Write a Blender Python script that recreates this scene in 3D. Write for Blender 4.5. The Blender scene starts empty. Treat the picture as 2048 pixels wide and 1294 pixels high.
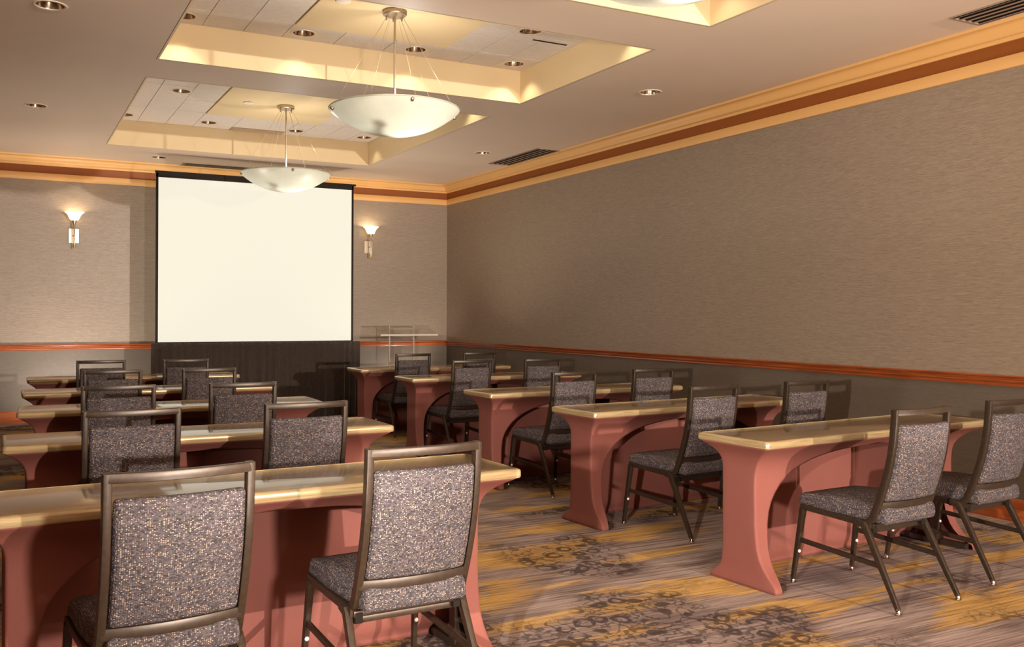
import bpy, bmesh, math, random
from mathutils import Vector, Matrix
from math import sin, cos, pi, sqrt, radians

random.seed(7)
S = bpy.context.scene
COL = S.collection

# ------------------------------------------------------------------ camera, world, light, exposure
cam_data = bpy.data.cameras.new('camera')
cam = bpy.data.objects.new('camera', cam_data)
COL.objects.link(cam)
S.camera = cam
F_PX, CX, CY = 1827.33, 930.0, 629.64
cam_data.sensor_fit = 'HORIZONTAL'
cam_data.sensor_width = 36.0
cam_data.lens = F_PX * 36.0 / 2048.0
cam_data.shift_x = (1024.0 - CX) / 2048.0
cam_data.shift_y = -(647.0 - CY) / 2048.0
cam_data.clip_start = 0.05
CAM_H = 1.3457
cam.location = (0, 0, CAM_H)
cam.rotation_euler = (Matrix.Rotation(-0.46529, 3, 'Z') @ Matrix.Rotation(pi/2, 3, 'X') @ Matrix.Rotation(0.0039, 3, 'Z')).to_euler()

world = bpy.data.worlds.new('world')
S.world = world
world.use_nodes = True
world.node_tree.nodes['Background'].inputs[0].default_value = (0.9, 0.75, 0.6, 1)
world.node_tree.nodes['Background'].inputs[1].default_value = 0.0

S.view_settings.view_transform = 'Standard'
S.view_settings.look = 'None'
S.view_settings.exposure = 0.0
S.view_settings.gamma = 1.0
S.view_settings.use_curve_mapping = False
try:
    S.cycles.use_denoising = True
    S.cycles.max_bounces = 10
    S.cycles.diffuse_bounces = 4
    S.cycles.glossy_bounces = 4
    S.cycles.transmission_bounces = 8
    S.cycles.transparent_max_bounces = 8
    S.cycles.caustics_reflective = False
    S.cycles.caustics_refractive = False
    S.cycles.sample_clamp_indirect = 4.0
except Exception:
    pass

def lin(c):
    c = c / 255.0
    return c / 12.92 if c <= 0.04045 else ((c + 0.055) / 1.055) ** 2.4
def rgb(r, g, b):
    return (lin(r), lin(g), lin(b), 1.0)

def lamp(name, kind, loc, power, color, radius=0.05, aim=None, spot=None, blend=0.5):
    d = bpy.data.lights.new(name, kind)
    d.energy = power
    d.color = color
    d.shadow_soft_size = radius
    if kind == 'SPOT':
        d.spot_size = radians(spot)
        d.spot_blend = blend
    o = bpy.data.objects.new(name, d)
    COL.objects.link(o)
    o.location = loc
    if aim is not None:
        o.rotation_euler = (Vector(aim) - Vector(loc)).to_track_quat('-Z', 'Y').to_euler()
    return o

WARM = (1.0, 0.80, 0.60)
# the two bare strobes on stands whose hard shadows the photograph shows (beside and behind the camera)
FLASH = (1.0, 0.90, 0.80)
lamp('strobe_light', 'SPOT', (-0.52, 0.70, 1.32), 950, FLASH, 0.03, (3.9, 4.2, 0.85), 68, 1.0)
lamp('strobe_light', 'POINT', (5.1, -8.4, 2.45), 6200, FLASH, 0.06)
# upward fill spots, added to brighten the ceiling
lamp('ceiling_fill', 'SPOT', (1.6, -1.9, 0.9), 1050, FLASH, 0.15, (1.9, 3.0, 3.28), 120, 0.8)
lamp('ceiling_fill', 'SPOT', (0.70, 1.50, 0.25), 190, FLASH, 0.05, (1.30, 2.8, 3.28), 92, 0.5)
lamp('ceiling_fill', 'SPOT', (4.20, 1.70, 0.25), 190, FLASH, 0.05, (3.80, 3.0, 3.28), 92, 0.5)
lamp('ceiling_fill', 'SPOT', (1.25, 10.35, 0.25), 130, FLASH, 0.10, (1.25, 10.2, 3.28), 125, 0.8)  # this far pair is invented, hidden behind the front tables
lamp('ceiling_fill', 'SPOT', (4.35, 10.60, 0.25), 130, FLASH, 0.10, (4.35, 10.3, 3.28), 125, 0.8)
# strobes standing low behind the front tables, washing the back wall (the sconce throws a shadow upwards from one)
lamp('wall_strobe', 'SPOT', (0.72, 11.35, 0.30), 90, FLASH, 0.04, (0.72, 12.44, 1.25), 150, 0.6)
lamp('wall_strobe', 'SPOT', (5.35, 12.05, 0.25), 40, FLASH, 0.04, (4.7, 12.44, 1.25), 150, 0.6)

# ------------------------------------------------------------------ mesh helpers
def new_obj(name, bm, mat, parent=None, smooth=False, loc=None):
    me = bpy.data.meshes.new(name)
    bm.normal_update()
    bm.to_mesh(me)
    bm.free()
    if mat is not None:
        for m in (mat if isinstance(mat, (list, tuple)) else [mat]):
            me.materials.append(m)
    if smooth:
        for p in me.polygons:
            p.use_smooth = True
        if smooth is not True:
            me.set_sharp_from_angle(angle=radians(smooth))
    o = bpy.data.objects.new(name, me)
    COL.objects.link(o)
    if parent is not None:
        o.parent = parent
    if loc is not None:
        o.location = loc
    return o

def empty(name, loc, rz=0.0, label=None, cat=None, group=None):
    o = bpy.data.objects.new(name, None)
    COL.objects.link(o)
    o.empty_display_size = 0.1
    o.location = loc
    o.rotation_euler = (0, 0, rz)
    tag(o, label, cat, group)
    return o

def tag(o, label=None, cat=None, group=None, kind=None):
    if label: o['label'] = label
    if cat: o['category'] = cat
    if group: o['group'] = group
    if kind: o['kind'] = kind
    return o

def copy_tree(o, parent=None):
    c = o.copy()
    COL.objects.link(c)
    if parent is not None:
        c.parent = parent
    for ch in list(o.children):
        copy_tree(ch, c)
    return c

def box(bm, x0, x1, y0, y1, z0, z1, bevel=0.0):
    vs = [bm.verts.new((x, y, z)) for z in (z0, z1) for y in (y0, y1) for x in (x0, x1)]
    idx = [(0, 2, 3, 1), (4, 5, 7, 6), (0, 1, 5, 4), (2, 6, 7, 3), (0, 4, 6, 2), (1, 3, 7, 5)]
    fs = [bm.faces.new([vs[i] for i in f]) for f in idx]
    if bevel > 0:
        es = list({e for f in fs for e in f.edges})
        bmesh.ops.bevel(bm, geom=es, offset=bevel, segments=2, profile=0.5, affect='EDGES')

def sweep(bm, path, section, up=Vector((0, 0, 1)), scales=None, cap=True, side=None):
    """sweep a closed 2-D section (a = side, b = up-ish) along a 3-D path"""
    path = [Vector(p) for p in path]
    rings = []
    n = len(path)
    for i, p in enumerate(path):
        if i == 0: t = path[1] - path[0]
        elif i == n - 1: t = path[-1] - path[-2]
        else:
            t = (path[i+1] - p).normalized() + (p - path[i-1]).normalized()
        t.normalize()
        if side is not None:
            a = (Vector(side) - t * t.dot(Vector(side))).normalized()
            b = t.cross(a)
        else:
            a = t.cross(up)
            if a.length < 1e-4: a = Vector((1, 0, 0))
            a.normalize()
            b = a.cross(t)
        k = scales[i] if scales else 1.0
        # mitre correction
        m = 1.0
        if 0 < i < n - 1:
            d = t.dot((path[i+1] - p).normalized())
            m = 1.0 / max(d, 0.5)
        if side is not None:
            rings.append([bm.verts.new(p + a * (x * k) + b * (y * k * m)) for x, y in section])
        else:
            rings.append([bm.verts.new(p + a * (x * k * m) + b * (y * k)) for x, y in section])
    m = len(section)
    for i in range(n - 1):
        for j in range(m):
            bm.faces.new((rings[i][j], rings[i][(j+1) % m], rings[i+1][(j+1) % m], rings[i+1][j]))
    if cap:
        bm.faces.new(rings[0][::-1]); bm.faces.new(rings[-1])

def rsec(w, h, r=0.004, seg=2):
    """rounded-rectangle section"""
    pts = []
    for cx, cy, a0 in ((w/2-r, h/2-r, 0), (-w/2+r, h/2-r, 90), (-w/2+r, -h/2+r, 180), (w/2-r, -h/2+r, 270)):
        for k in range(seg + 1):
            a = radians(a0 + 90.0 * k / seg)
            pts.append((cx + r * cos(a), cy + r * sin(a)))
    return pts
def csec(r, n=12):
    return [(r * cos(2*pi*k/n), r * sin(2*pi*k/n)) for k in range(n)]

def lathe(bm, prof, n=32, cx=0, cy=0, closed=False):
    rings = []
    for r, z in prof:
        if r < 1e-6:
            rings.append([bm.verts.new((cx, cy, z))])
        else:
            rings.append([bm.verts.new((cx + r*cos(2*pi*k/n), cy + r*sin(2*pi*k/n), z)) for k in range(n)])
    pairs = list(zip(rings[:-1], rings[1:]))
    if closed: pairs.append((rings[-1], rings[0]))
    for a, b in pairs:
        for k in range(n):
            k2 = (k + 1) % n
            if len(a) == 1 and len(b) == 1: continue
            if len(a) == 1: bm.faces.new((a[0], b[k2], b[k]))
            elif len(b) == 1: bm.faces.new((a[k], a[k2], b[0]))
            else: bm.faces.new((a[k], a[k2], b[k2], b[k]))

def extrude_profile(bm, prof, axis, a0, a1, m0=0.0, m1=0.0):
    """closed profile (d = distance out from wall, z); swept from a0 to a1; m = mitre factor per unit d.
    axis = function (s, d, z) -> xyz"""
    r0 = [bm.verts.new(axis(a0 + m0 * d, d, z)) for d, z in prof]
    r1 = [bm.verts.new(axis(a1 + m1 * d, d, z)) for d, z in prof]
    n = len(prof)
    for j in range(n):
        bm.faces.new((r0[j], r0[(j+1) % n], r1[(j+1) % n], r1[j]))
    bm.faces.new(r0[::-1]); bm.faces.new(r1)
    bmesh.ops.recalc_face_normals(bm, faces=bm.faces[:])

def plate_with_holes(bm, outer, holes, z, thick, nseg=28):
    """flat plate (rect outer, list of rects/circles as holes) facing down at z, top at z+thick"""
    loops = [outer] + holes
    es = []
    for lp in loops:
        vs = [bm.verts.new((x, y, z)) for x, y in lp]
        es += [bm.edges.new((vs[i], vs[(i+1) % len(vs)])) for i in range(len(vs))]
    r = bmesh.ops.triangle_fill(bm, edges=es, use_beauty=True, use_dissolve=False, normal=(0, 0, -1))
    fs = [g for g in r['geom'] if isinstance(g, bmesh.types.BMFace)]
    ext = bmesh.ops.extrude_face_region(bm, geom=fs)
    vs = [g for g in ext['geom'] if isinstance(g, bmesh.types.BMVert)]
    bmesh.ops.translate(bm, verts=vs, vec=(0, 0, thick))
    bmesh.ops.recalc_face_normals(bm, faces=bm.faces[:])

def rect(x0, x1, y0, y1):
    return [(x0, y0), (x1, y0), (x1, y1), (x0, y1)]
def circ(cx, cy, r, n=28):
    return [(cx + r*cos(2*pi*k/n), cy + r*sin(2*pi*k/n)) for k in range(n)]

# ------------------------------------------------------------------ materials
class MB:
    def __init__(self, name, rough=0.6, spec=0.5, base=None, metallic=0.0, **kw):
        self.m = bpy.data.materials.new(name)
        self.m.use_nodes = True
        self.nt = self.m.node_tree
        self.p = self.nt.nodes['Principled BSDF']
        self.p.inputs['Roughness'].default_value = rough
        self.p.inputs['Specular IOR Level'].default_value = spec
        self.p.inputs['Metallic'].default_value = metallic
        if base: self.p.inputs['Base Color'].default_value = base
        for k, v in kw.items():
            self.p.inputs[k.replace('_', ' ')].default_value = v
    def n(self, t, **kw):
        nd = self.nt.nodes.new(t)
        for k, v in kw.items():
            if k.startswith('i_'):
                key = k[2:]
                nd.inputs[int(key) if key.isdigit() else key].default_value = v
            else: setattr(nd, k, v)
        return nd
    def l(self, a, b): self.nt.links.new(a, b)
    def coord(self, scale=(1, 1, 1), out='Object', rot=(0, 0, 0)):
        tc = self.n('ShaderNodeTexCoord')
        mp = self.n('ShaderNodeMapping')
        mp.inputs['Scale'].default_value = scale
        mp.inputs['Rotation'].default_value = rot
        self.l(tc.outputs[out], mp.inputs['Vector'])
        return mp.outputs[0]
    def noise(self, vec, scale, detail=3, rough=0.5):
        nd = self.n('ShaderNodeTexNoise')
        nd.inputs['Scale'].default_value = scale
        nd.inputs['Detail'].default_value = detail
        nd.inputs['Roughness'].default_value = rough
        self.l(vec, nd.inputs['Vector'])
        return nd.outputs['Fac']
    def ramp(self, fac, stops, interp='LINEAR'):
        r = self.n('ShaderNodeValToRGB')
        cr = r.color_ramp
        cr.interpolation = interp
        while len(cr.elements) < len(stops): cr.elements.new(0.5)
        for e, (p, c) in zip(cr.elements, stops):
            e.position = p; e.color = c if len(c) == 4 else (*c, 1)
        self.l(fac, r.inputs[0])
        return r.outputs[0]
    def mix(self, fac, a, b, mode='MIX'):
        x = self.n('ShaderNodeMix', data_type='RGBA', blend_type=mode)
        for s, v in ((x.inputs[0], fac), (x.inputs[6], a), (x.inputs[7], b)):
            if hasattr(v, 'links'): self.l(v, s)
            else: s.default_value = v
        return x.outputs[2]
    def math(self, op, a, b=None, clamp=False):
        x = self.n('ShaderNodeMath', operation=op, use_clamp=clamp)
        for s, v in ((x.inputs[0], a), (x.inputs[1], b)):
            if v is None: continue
            if hasattr(v, 'links'): self.l(v, s)
            else: s.default_value = v
        return x.outputs[0]
    def color(self, c): self.l(c, self.p.inputs['Base Color']); return self
    def rough(self, c): self.l(c, self.p.inputs['Roughness']); return self
    def bump(self, h, strength=0.3, dist=0.01):
        b = self.n('ShaderNodeBump')
        b.inputs['Strength'].default_value = strength
        b.inputs['Distance'].default_value = dist
        self.l(h, b.inputs['Height'])
        self.l(b.outputs[0], self.p.inputs['Normal'])
        return self

def grey(v): return (v, v, v, 1)

def paint(name, col, rough=0.55, var=0.04, spec=0.3):
    b = MB(name, rough, spec)
    v = b.coord()
    n = b.noise(v, 2.2, 4)
    c2 = tuple(x * (1 - var * 2) for x in col[:3]) + (1,)
    b.color(b.mix(n, col, c2))
    b.bump(b.noise(v, 180, 2), 0.06, 0.002)
    return b.m

M = {}
M['soffit'] = paint('soffit_paint', rgb(216, 194, 172), 0.6)
M['tray'] = paint('tray_paint', rgb(226, 202, 160), 0.55)
M['panel'] = paint('tray_panel_paint', rgb(224, 198, 154), 0.6)
M['crown'] = paint('crown_paint', rgb(222, 172, 106), 0.4, 0.03, 0.5)
M['cove'] = paint('cove_brown', rgb(140, 78, 28), 0.5)  # brown for the flat band between strip and crown
M['plain_wall'] = paint('unseen_wall_dark', rgb(72, 60, 50), 0.7)  # unseen side walls, colour darkened to cut bounced fill light

def m_tile():
    b = MB('acoustic_tile', 0.9, 0.1)
    v = b.coord((1, 1, 1))
    st = b.coord((3, 14, 3))
    n1 = b.noise(st, 6, 5, 0.7)
    n2 = b.noise(v, 90, 2)
    c = b.ramp(n1, [(0.3, rgb(205, 192, 178)), (0.7, rgb(222, 210, 197))])
    d = b.math('GREATER_THAN', n2, 0.66)
    b.color(b.mix(b.math('MULTIPLY', d, 0.35), c, rgb(160, 145, 130)))
    b.bump(n2, 0.2, 0.003)
    return b.m
M['tile'] = m_tile()

def m_wallpaper(name, ax, cA, cB, rough):
    b = MB(name, rough, 0.55)
    # fine horizontal strie: stretched along the wall, tight in height
    sc = (5, 5, 130)
    v = b.coord(sc)
    n1 = b.noise(v, 2.0, 4, 0.65)
    v2 = b.coord((22, 22, 420))
    n2 = b.noise(v2, 1.0, 2, 0.6)
    v3 = b.coord((1, 1, 1))
    n3 = b.noise(v3, 0.8, 3)
    f = b.math('ADD', b.math('MULTIPLY', n1, 0.55), b.math('MULTIPLY', n2, 0.45))
    c = b.ramp(f, [(0.34, cA), (0.66, cB)])
    c = b.mix(b.math('MULTIPLY', n3, 0.25), c, tuple(x * 0.72 for x in cA[:3]) + (1,))
    b.color(c)
    b.bump(f, 0.25, 0.004)
    b.rough(b.ramp(n2, [(0.3, grey(rough + .08)), (0.7, grey(rough - .1))]))
    return b.m
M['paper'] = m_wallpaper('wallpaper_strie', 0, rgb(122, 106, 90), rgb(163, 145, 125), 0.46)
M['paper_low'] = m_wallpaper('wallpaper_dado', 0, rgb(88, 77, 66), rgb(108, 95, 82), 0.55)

def m_wood_rail():
    b = MB('cherry_rail_wood', 0.28, 0.5)
    v = b.coord((1.2, 1.2, 30))
    n = b.noise(v, 3, 5, 0.6)
    b.color(b.ramp(n, [(0.25, rgb(112, 50, 22)), (0.5, rgb(152, 76, 36)), (0.8, rgb(172, 94, 48))]))
    b.p.inputs['Coat Weight'].default_value = 0.4
    b.p.inputs['Coat Roughness'].default_value = 0.15
    return b.m
M['rail'] = m_wood_rail()

def m_carpet():
    b = MB('carpet_pattern', 0.95, 0.1)
    base = b.coord((1, 1, 1))
    sep = b.n('ShaderNodeSeparateXYZ'); b.l(base, sep.inputs[0])
    x, y = sep.outputs[0], sep.outputs[1]
    # streak rows along X, each row shifted by its own amount
    stre = b.coord((1.3, 46, 1))
    s1 = b.noise(stre, 1.0, 4, 0.7)
    stre2 = b.coord((2.2, 110, 1))
    s2 = b.noise(stre2, 1.0, 2, 0.6)
    rowv = b.n('ShaderNodeCombineXYZ'); b.l(b.math('MULTIPLY', y, 60.0), rowv.inputs[1])
    b.l(b.math('MULTIPLY', x, 0.5), rowv.inputs[0])
    row = b.noise(rowv.outputs[0], 1.0, 3, 0.7)
    xs = b.math('ADD', x, b.math('MULTIPLY', b.math('SUBTRACT', row, 0.5), 0.9))
    wv = b.n('ShaderNodeCombineXYZ')
    # slant of the bands
    b.l(b.math('ADD', b.math('MULTIPLY', xs, 0.95), b.math('MULTIPLY', y, 0.55)), wv.inputs[0])
    b.l(b.math('SUBTRACT', b.math('MULTIPLY', y, 2.3), b.math('MULTIPLY', xs, 0.35)), wv.inputs[1])
    big = b.noise(wv.outputs[0], 1.35, 3, 0.55)
    gold = b.ramp(big, [(0.515, grey(0)), (0.56, grey(1))])
    pale = b.noise(wv.outputs[0], 2.1, 2, 0.5)
    groundc = b.ramp(s1, [(0.28, rgb(92, 78, 76)), (0.45, rgb(150, 130, 122)), (0.6, rgb(182, 162, 154)), (0.78, rgb(200, 184, 178))])
    dk = b.ramp(pale, [(0.5, grey(0)), (0.62, grey(1))])
    groundc = b.mix(b.math('MULTIPLY', dk, 0.55), groundc, rgb(84, 70, 72))
    goldc = b.ramp(s1, [(0.3, rgb(158, 118, 72)), (0.5, rgb(205, 162, 96)), (0.7, rgb(224, 188, 128))])
    c = b.mix(gold, groundc, goldc)
    # floral clusters: dark ground with rings and petals
    mk = b.n('ShaderNodeTexNoise'); mk.inputs['Scale'].default_value = 0.9; mk.inputs['Detail'].default_value = 2
    off = b.n('ShaderNodeMapping'); off.inputs['Location'].default_value = (3.7, 1.2, 0); off.inputs['Scale'].default_value = (0.9, 1.5, 1)
    b.l(base, off.inputs['Vector']); b.l(off.outputs[0], mk.inputs['Vector'])
    mask = b.ramp(mk.outputs['Fac'], [(0.53, grey(0)), (0.60, grey(1))])
    dist = b.n('ShaderNodeTexNoise'); dist.inputs['Scale'].default_value = 6.0
    b.l(base, dist.inputs['Vector'])
    dv = b.n('ShaderNodeVectorMath', operation='MULTIPLY_ADD')
    b.l(dist.outputs['Color'], dv.inputs[0]); dv.inputs[1].default_value = (0.09, 0.09, 0); b.l(base, dv.inputs[2])
    vo = b.n('ShaderNodeTexVoronoi'); vo.inputs['Scale'].default_value = 9.5
    b.l(dv.outputs[0], vo.inputs['Vector'])
    ring = b.ramp(vo.outputs['Distance'], [(0.24, grey(0)), (0.29, grey(1)), (0.46, grey(1)), (0.52, grey(0))])
    cellr = b.n('ShaderNodeSeparateXYZ'); b.l(vo.outputs['Color'], cellr.inputs[0])
    pick = b.math('GREATER_THAN', cellr.outputs[0], 0.42)
    ring = b.math('MULTIPLY', ring, b.math('MULTIPLY', pick, mask))
    edgen = b.noise(dv.outputs[0], 13, 2)
    curl = b.ramp(edgen, [(0.46, grey(0)), (0.485, grey(1)), (0.52, grey(1)), (0.545, grey(0))])
    curl = b.math('MULTIPLY', curl, b.math('MULTIPLY', mask, 0.8))
    ink = b.math('MAXIMUM', ring, curl)
    c = b.mix(b.math('MULTIPLY', mask, 0.35), c, rgb(96, 80, 78))
    c = b.mix(b.math('MULTIPLY', ink, 0.8), c, rgb(52, 42, 42))
    # thin dark pile lines
    thin = b.ramp(s2, [(0.33, grey(1)), (0.44, grey(0))])
    c = b.mix(b.math('MULTIPLY', thin, 0.75), c, rgb(66, 50, 46))
    pile = b.noise(base, 420, 2, 0.7)
    c = b.mix(0.35, c, b.ramp(pile, [(0.25, grey(0.25)), (0.75, grey(1.0))]), 'MULTIPLY')
    b.color(c)
    b.bump(pile, 0.5, 0.004)
    return b.m
M['carpet'] = m_carpet()

def m_fabric():
    b = MB('tweed_upholstery', 0.8, 0.25)
    tc = b.n('ShaderNodeTexCoord'); oi = b.n('ShaderNodeObjectInfo')
    ad = b.n('ShaderNodeVectorMath', operation='ADD')
    b.l(tc.outputs['Object'], ad.inputs[0])
    sc = b.n('ShaderNodeVectorMath', operation='SCALE'); sc.inputs['Scale'].default_value = 0.0
    b.l(oi.outputs['Random'], sc.inputs[0]); b.l(sc.outputs[0], ad.inputs[1])
    v = ad.outputs[0]
    wv = b.n('ShaderNodeMapping'); wv.inputs['Scale'].default_value = (170, 170, 250)
    b.l(v, wv.inputs[0])
    vo = b.n('ShaderNodeTexVoronoi'); vo.inputs['Scale'].default_value = 1.0; vo.inputs['Randomness'].default_value = 0.55
    b.l(wv.outputs[0], vo.inputs['Vector'])
    sp = b.n('ShaderNodeSeparateXYZ'); b.l(vo.outputs['Color'], sp.inputs[0])
    mp = b.n('ShaderNodeMapping'); mp.inputs['Scale'].default_value = (7, 7, 60)
    b.l(v, mp.inputs[0])
    band = b.noise(mp.outputs[0], 1.0, 3, 0.6)
    core = b.ramp(vo.outputs['Distance'], [(0.22, grey(1)), (0.46, grey(0))])
    dots = b.math('GREATER_THAN', b.math('ADD', sp.outputs[0], b.math('MULTIPLY', b.math('SUBTRACT', band, 0.5), 0.9)), 0.66)
    ground = b.ramp(sp.outputs[1], [(0.0, rgb(45, 41, 44)), (1.0, rgb(88, 80, 82))])
    c = b.mix(b.math('MULTIPLY', b.math('MULTIPLY', dots, core), 0.72), ground, rgb(196, 170, 150))
    b.color(c)
    h = b.math('SUBTRACT', 1.0, b.math('MULTIPLY', vo.outputs['Distance'], 1.2))
    b.bump(h, 0.6, 0.004)
    return b.m
M['fabric'] = m_fabric()

def m_bronze():
    b = MB('bronze_frame', 0.38, 0.5, metallic=0.35)
    v = b.coord()
    n = b.noise(v, 60, 3)
    b.color(b.ramp(n, [(0.3, rgb(47, 36, 27)), (0.7, rgb(60, 47, 36))]))
    return b.m
M['bronze'] = m_bronze()
M['chrome'] = MB('chrome', 0.15, 0.5, rgb(205, 200, 195), 1.0).m
M['bumper'] = MB('white_bumper', 0.4, 0.5, rgb(225, 215, 205)).m

def m_laminate():
    b = MB('laminate_wood', 0.14, 0.45)
    v = b.coord((0.8, 7, 1))
    wob = b.n('ShaderNodeTexNoise'); wob.inputs['Scale'].default_value = 2.0; wob.inputs['Detail'].default_value = 2
    b.l(b.coord(), wob.inputs['Vector'])
    ad = b.n('ShaderNodeVectorMath', operation='MULTIPLY_ADD')
    b.l(wob.outputs['Color'], ad.inputs[0]); ad.inputs[1].default_value = (0.6, 1.6, 0); b.l(v, ad.inputs[2])
    n = b.noise(ad.outputs[0], 2.2, 3, 0.5)
    b.color(b.ramp(n, [(0.3, rgb(104, 84, 58)), (0.5, rgb(124, 102, 72)), (0.72, rgb(138, 116, 84))]))
    b.p.inputs['Coat Weight'].default_value = 0.15
    b.p.inputs['Coat Roughness'].default_value = 0.04
    return b.m
M['laminate'] = m_laminate()

def m_nosing():
    b = MB('table_edge_wood', 0.24, 0.6, metallic=0.25)
    v = b.coord((2, 2, 60))
    n = b.noise(v, 2.5, 4, 0.6)
    b.color(b.ramp(n, [(0.3, rgb(150, 128, 90)), (0.7, rgb(192, 170, 128))]))
    b.p.inputs['Coat Weight'].default_value = 0.5
    b.p.inputs['Coat Roughness'].default_value = 0.1
    return b.m
M['nosing'] = m_nosing()

def m_spandex():
    b = MB('plum_spandex', 0.72, 0.25)
    v = b.coord()
    n = b.noise(v, 260, 2)
    n2 = b.noise(v, 3, 2)
    c = b.mix(n2, rgb(138, 84, 74), rgb(126, 74, 65))
    b.color(b.mix(b.math('MULTIPLY', n, 0.25), c, rgb(92, 50, 46)))
    b.bump(n, 0.15, 0.002)
    return b.m
M['spandex'] = m_spandex()

M['nickel'] = MB('brushed_nickel', 0.32, 0.5, rgb(200, 182, 160), 0.9).m
M['brass'] = MB('brass', 0.25, 0.5, rgb(212, 160, 84), 1.0).m
M['cable'] = MB('steel_cable', 0.4, 0.5, rgb(200, 180, 150), 0.6).m
M['can'] = MB('downlight_reflector', 0.22, 0.5, rgb(150, 128, 108), 0.9).m
M['can_ring'] = MB('downlight_trim', 0.4, 0.5, rgb(214, 196, 170), 0.1).m
M['grille'] = MB('vent_metal', 0.5, 0.4, rgb(150, 130, 112), 0.1).m
M['dark'] = MB('dark_void', 0.9, 0.1, rgb(30, 24, 20)).m  # near-black; also stands in for shade in the vents and slot
M['seam'] = MB('ceiling_tee', 0.6, 0.3, rgb(170, 155, 138)).m
M['black_frame'] = MB('black_screen_border', 0.7, 0.2, rgb(34, 26, 20)).m
M['white_plastic'] = MB('white_plastic', 0.5, 0.4, rgb(225, 212, 192)).m
M['ret_vent'] = MB('return_grille_paint', 0.6, 0.3, rgb(176, 150, 124)).m

def m_screen():
    b = MB('projection_surface_glow', 0.9, 0.0, rgb(84, 82, 76))
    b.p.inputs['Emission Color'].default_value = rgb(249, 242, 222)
    b.p.inputs['Emission Strength'].default_value = 0.92  # glow put into the material so the blank screen shows even white
    b.bump(b.noise(b.coord(), 500, 1), 0.02, 0.001)
    return b.m
M['screen'] = m_screen()

def m_drape():
    b = MB('black_drape_cloth', 0.85, 0.2)
    n = b.noise(b.coord((120, 120, 30)), 1.0, 3)
    b.color(b.ramp(n, [(0.3, rgb(46, 38, 33)), (0.7, rgb(66, 55, 48))]))
    b.p.inputs['Sheen Weight'].default_value = 0.3
    return b.m
M['drape'] = m_drape()

def m_alabaster(name, strength_t, col):
    b = MB(name, 0.35, 0.5)
    nt = b.nt
    n = b.noise(b.coord(), 5.0, 5, 0.6)
    c = b.ramp(n, [(0.3, col), (0.7, tuple(min(1, x * 1.12) for x in col[:3]) + (1,))])
    b.color(c)
    tr = b.n('ShaderNodeBsdfTranslucent')
    b.l(c, tr.inputs['Color'])
    mx = b.n('ShaderNodeMixShader'); mx.inputs[0].default_value = strength_t
    b.l(b.p.outputs[0], mx.inputs[1]); b.l(tr.outputs[0], mx.inputs[2])
    b.l(mx.outputs[0], nt.nodes['Material Output'].inputs['Surface'])
    return b.m
M['bowl'] = m_alabaster('frosted_bowl_glass', 0.27, rgb(200, 202, 188))
M['shade'] = m_alabaster('frosted_shade_glass', 0.6, rgb(250, 238, 214))

def m_bulb():
    b = MB('lit_bulb', 0.5, 0.2, rgb(255, 240, 210))
    b.p.inputs['Emission Color'].default_value = rgb(255, 226, 178)
    b.p.inputs['Emission Strength'].default_value = 60
    return b.m
M['bulb'] = m_bulb()

def m_acrylic():
    b = MB('clear_acrylic', 0.03, 0.5, (0.98, 0.97, 0.95, 1), IOR=1.47)
    b.p.inputs['Transmission Weight'].default_value = 1.0
    # straight-through light for thin sheet, so it does not black out what stands behind
    tp = b.n('ShaderNodeBsdfTransparent'); tp.inputs[0].default_value = (0.97, 0.95, 0.93, 1)
    gl = b.n('ShaderNodeBsdfGlossy'); gl.inputs['Roughness'].default_value = 0.05
    mx = b.n('ShaderNodeMixShader')
    mx.inputs[0].default_value = 0.12; b.l(tp.outputs[0], mx.inputs[1]); b.l(gl.outputs[0], mx.inputs[2])
    b.l(mx.outputs[0], b.nt.nodes['Material Output'].inputs['Surface'])
    return b.m
M['acrylic'] = m_acrylic()
def m_acrylic_edge():
    b = MB('whitened_acrylic_edge', 0.2, 0.6, rgb(250, 246, 236))  # whiteness put into the colour for the bright edge lines
    b.p.inputs['Transmission Weight'].default_value = 0.25
    return b.m
M['acrylic_edge'] = m_acrylic_edge()

# ------------------------------------------------------------------ room shell
XL, XR, YN, YB = -0.76, 5.938, -9.2, 12.444
ZC, ZT = 3.28, 3.575
RAIL_Z0, RAIL_Z1 = 0.885, 0.960
STRIP_Z0, STRIP_Z1, CROWN_Z = 2.992, 3.075, 3.172
WT = 0.12

def struct(name, bm, mat, **kw):
    o = new_obj(name, bm, mat, **kw)
    o['kind'] = 'structure'
    return o

bm = bmesh.new(); box(bm, XL - WT, XR + WT, YN - WT, YB + WT, -0.1, 0.0)
struct('floor', bm, M['carpet'])

def wall(name, kind):
    bm = bmesh.new()
    if kind == 'back':   a = (XL, XR, YB, YB + WT)
    if kind == 'right':  a = (XR, XR + WT, YN, YB + WT)
    if kind == 'left':   a = (XL - WT, XL, YN, YB + WT)
    if kind == 'front':  a = (XL, XR, YN - WT, YN)
    box(bm, *a, 0.92, ZC + 0.5)
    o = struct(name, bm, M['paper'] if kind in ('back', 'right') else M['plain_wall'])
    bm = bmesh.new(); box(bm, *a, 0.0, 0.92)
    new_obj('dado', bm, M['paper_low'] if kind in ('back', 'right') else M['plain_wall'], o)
    return o
wall('wall_back', 'back'); wall('wall_right', 'right'); wall('wall_left', 'left'); wall('wall_front', 'front')

ax_back = lambda s, d, z: (s, YB - d, z)
ax_right = lambda s, d, z: (XR - d, s, z)
ax_left = lambda s, d, z: (XL + d, s, z)

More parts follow.
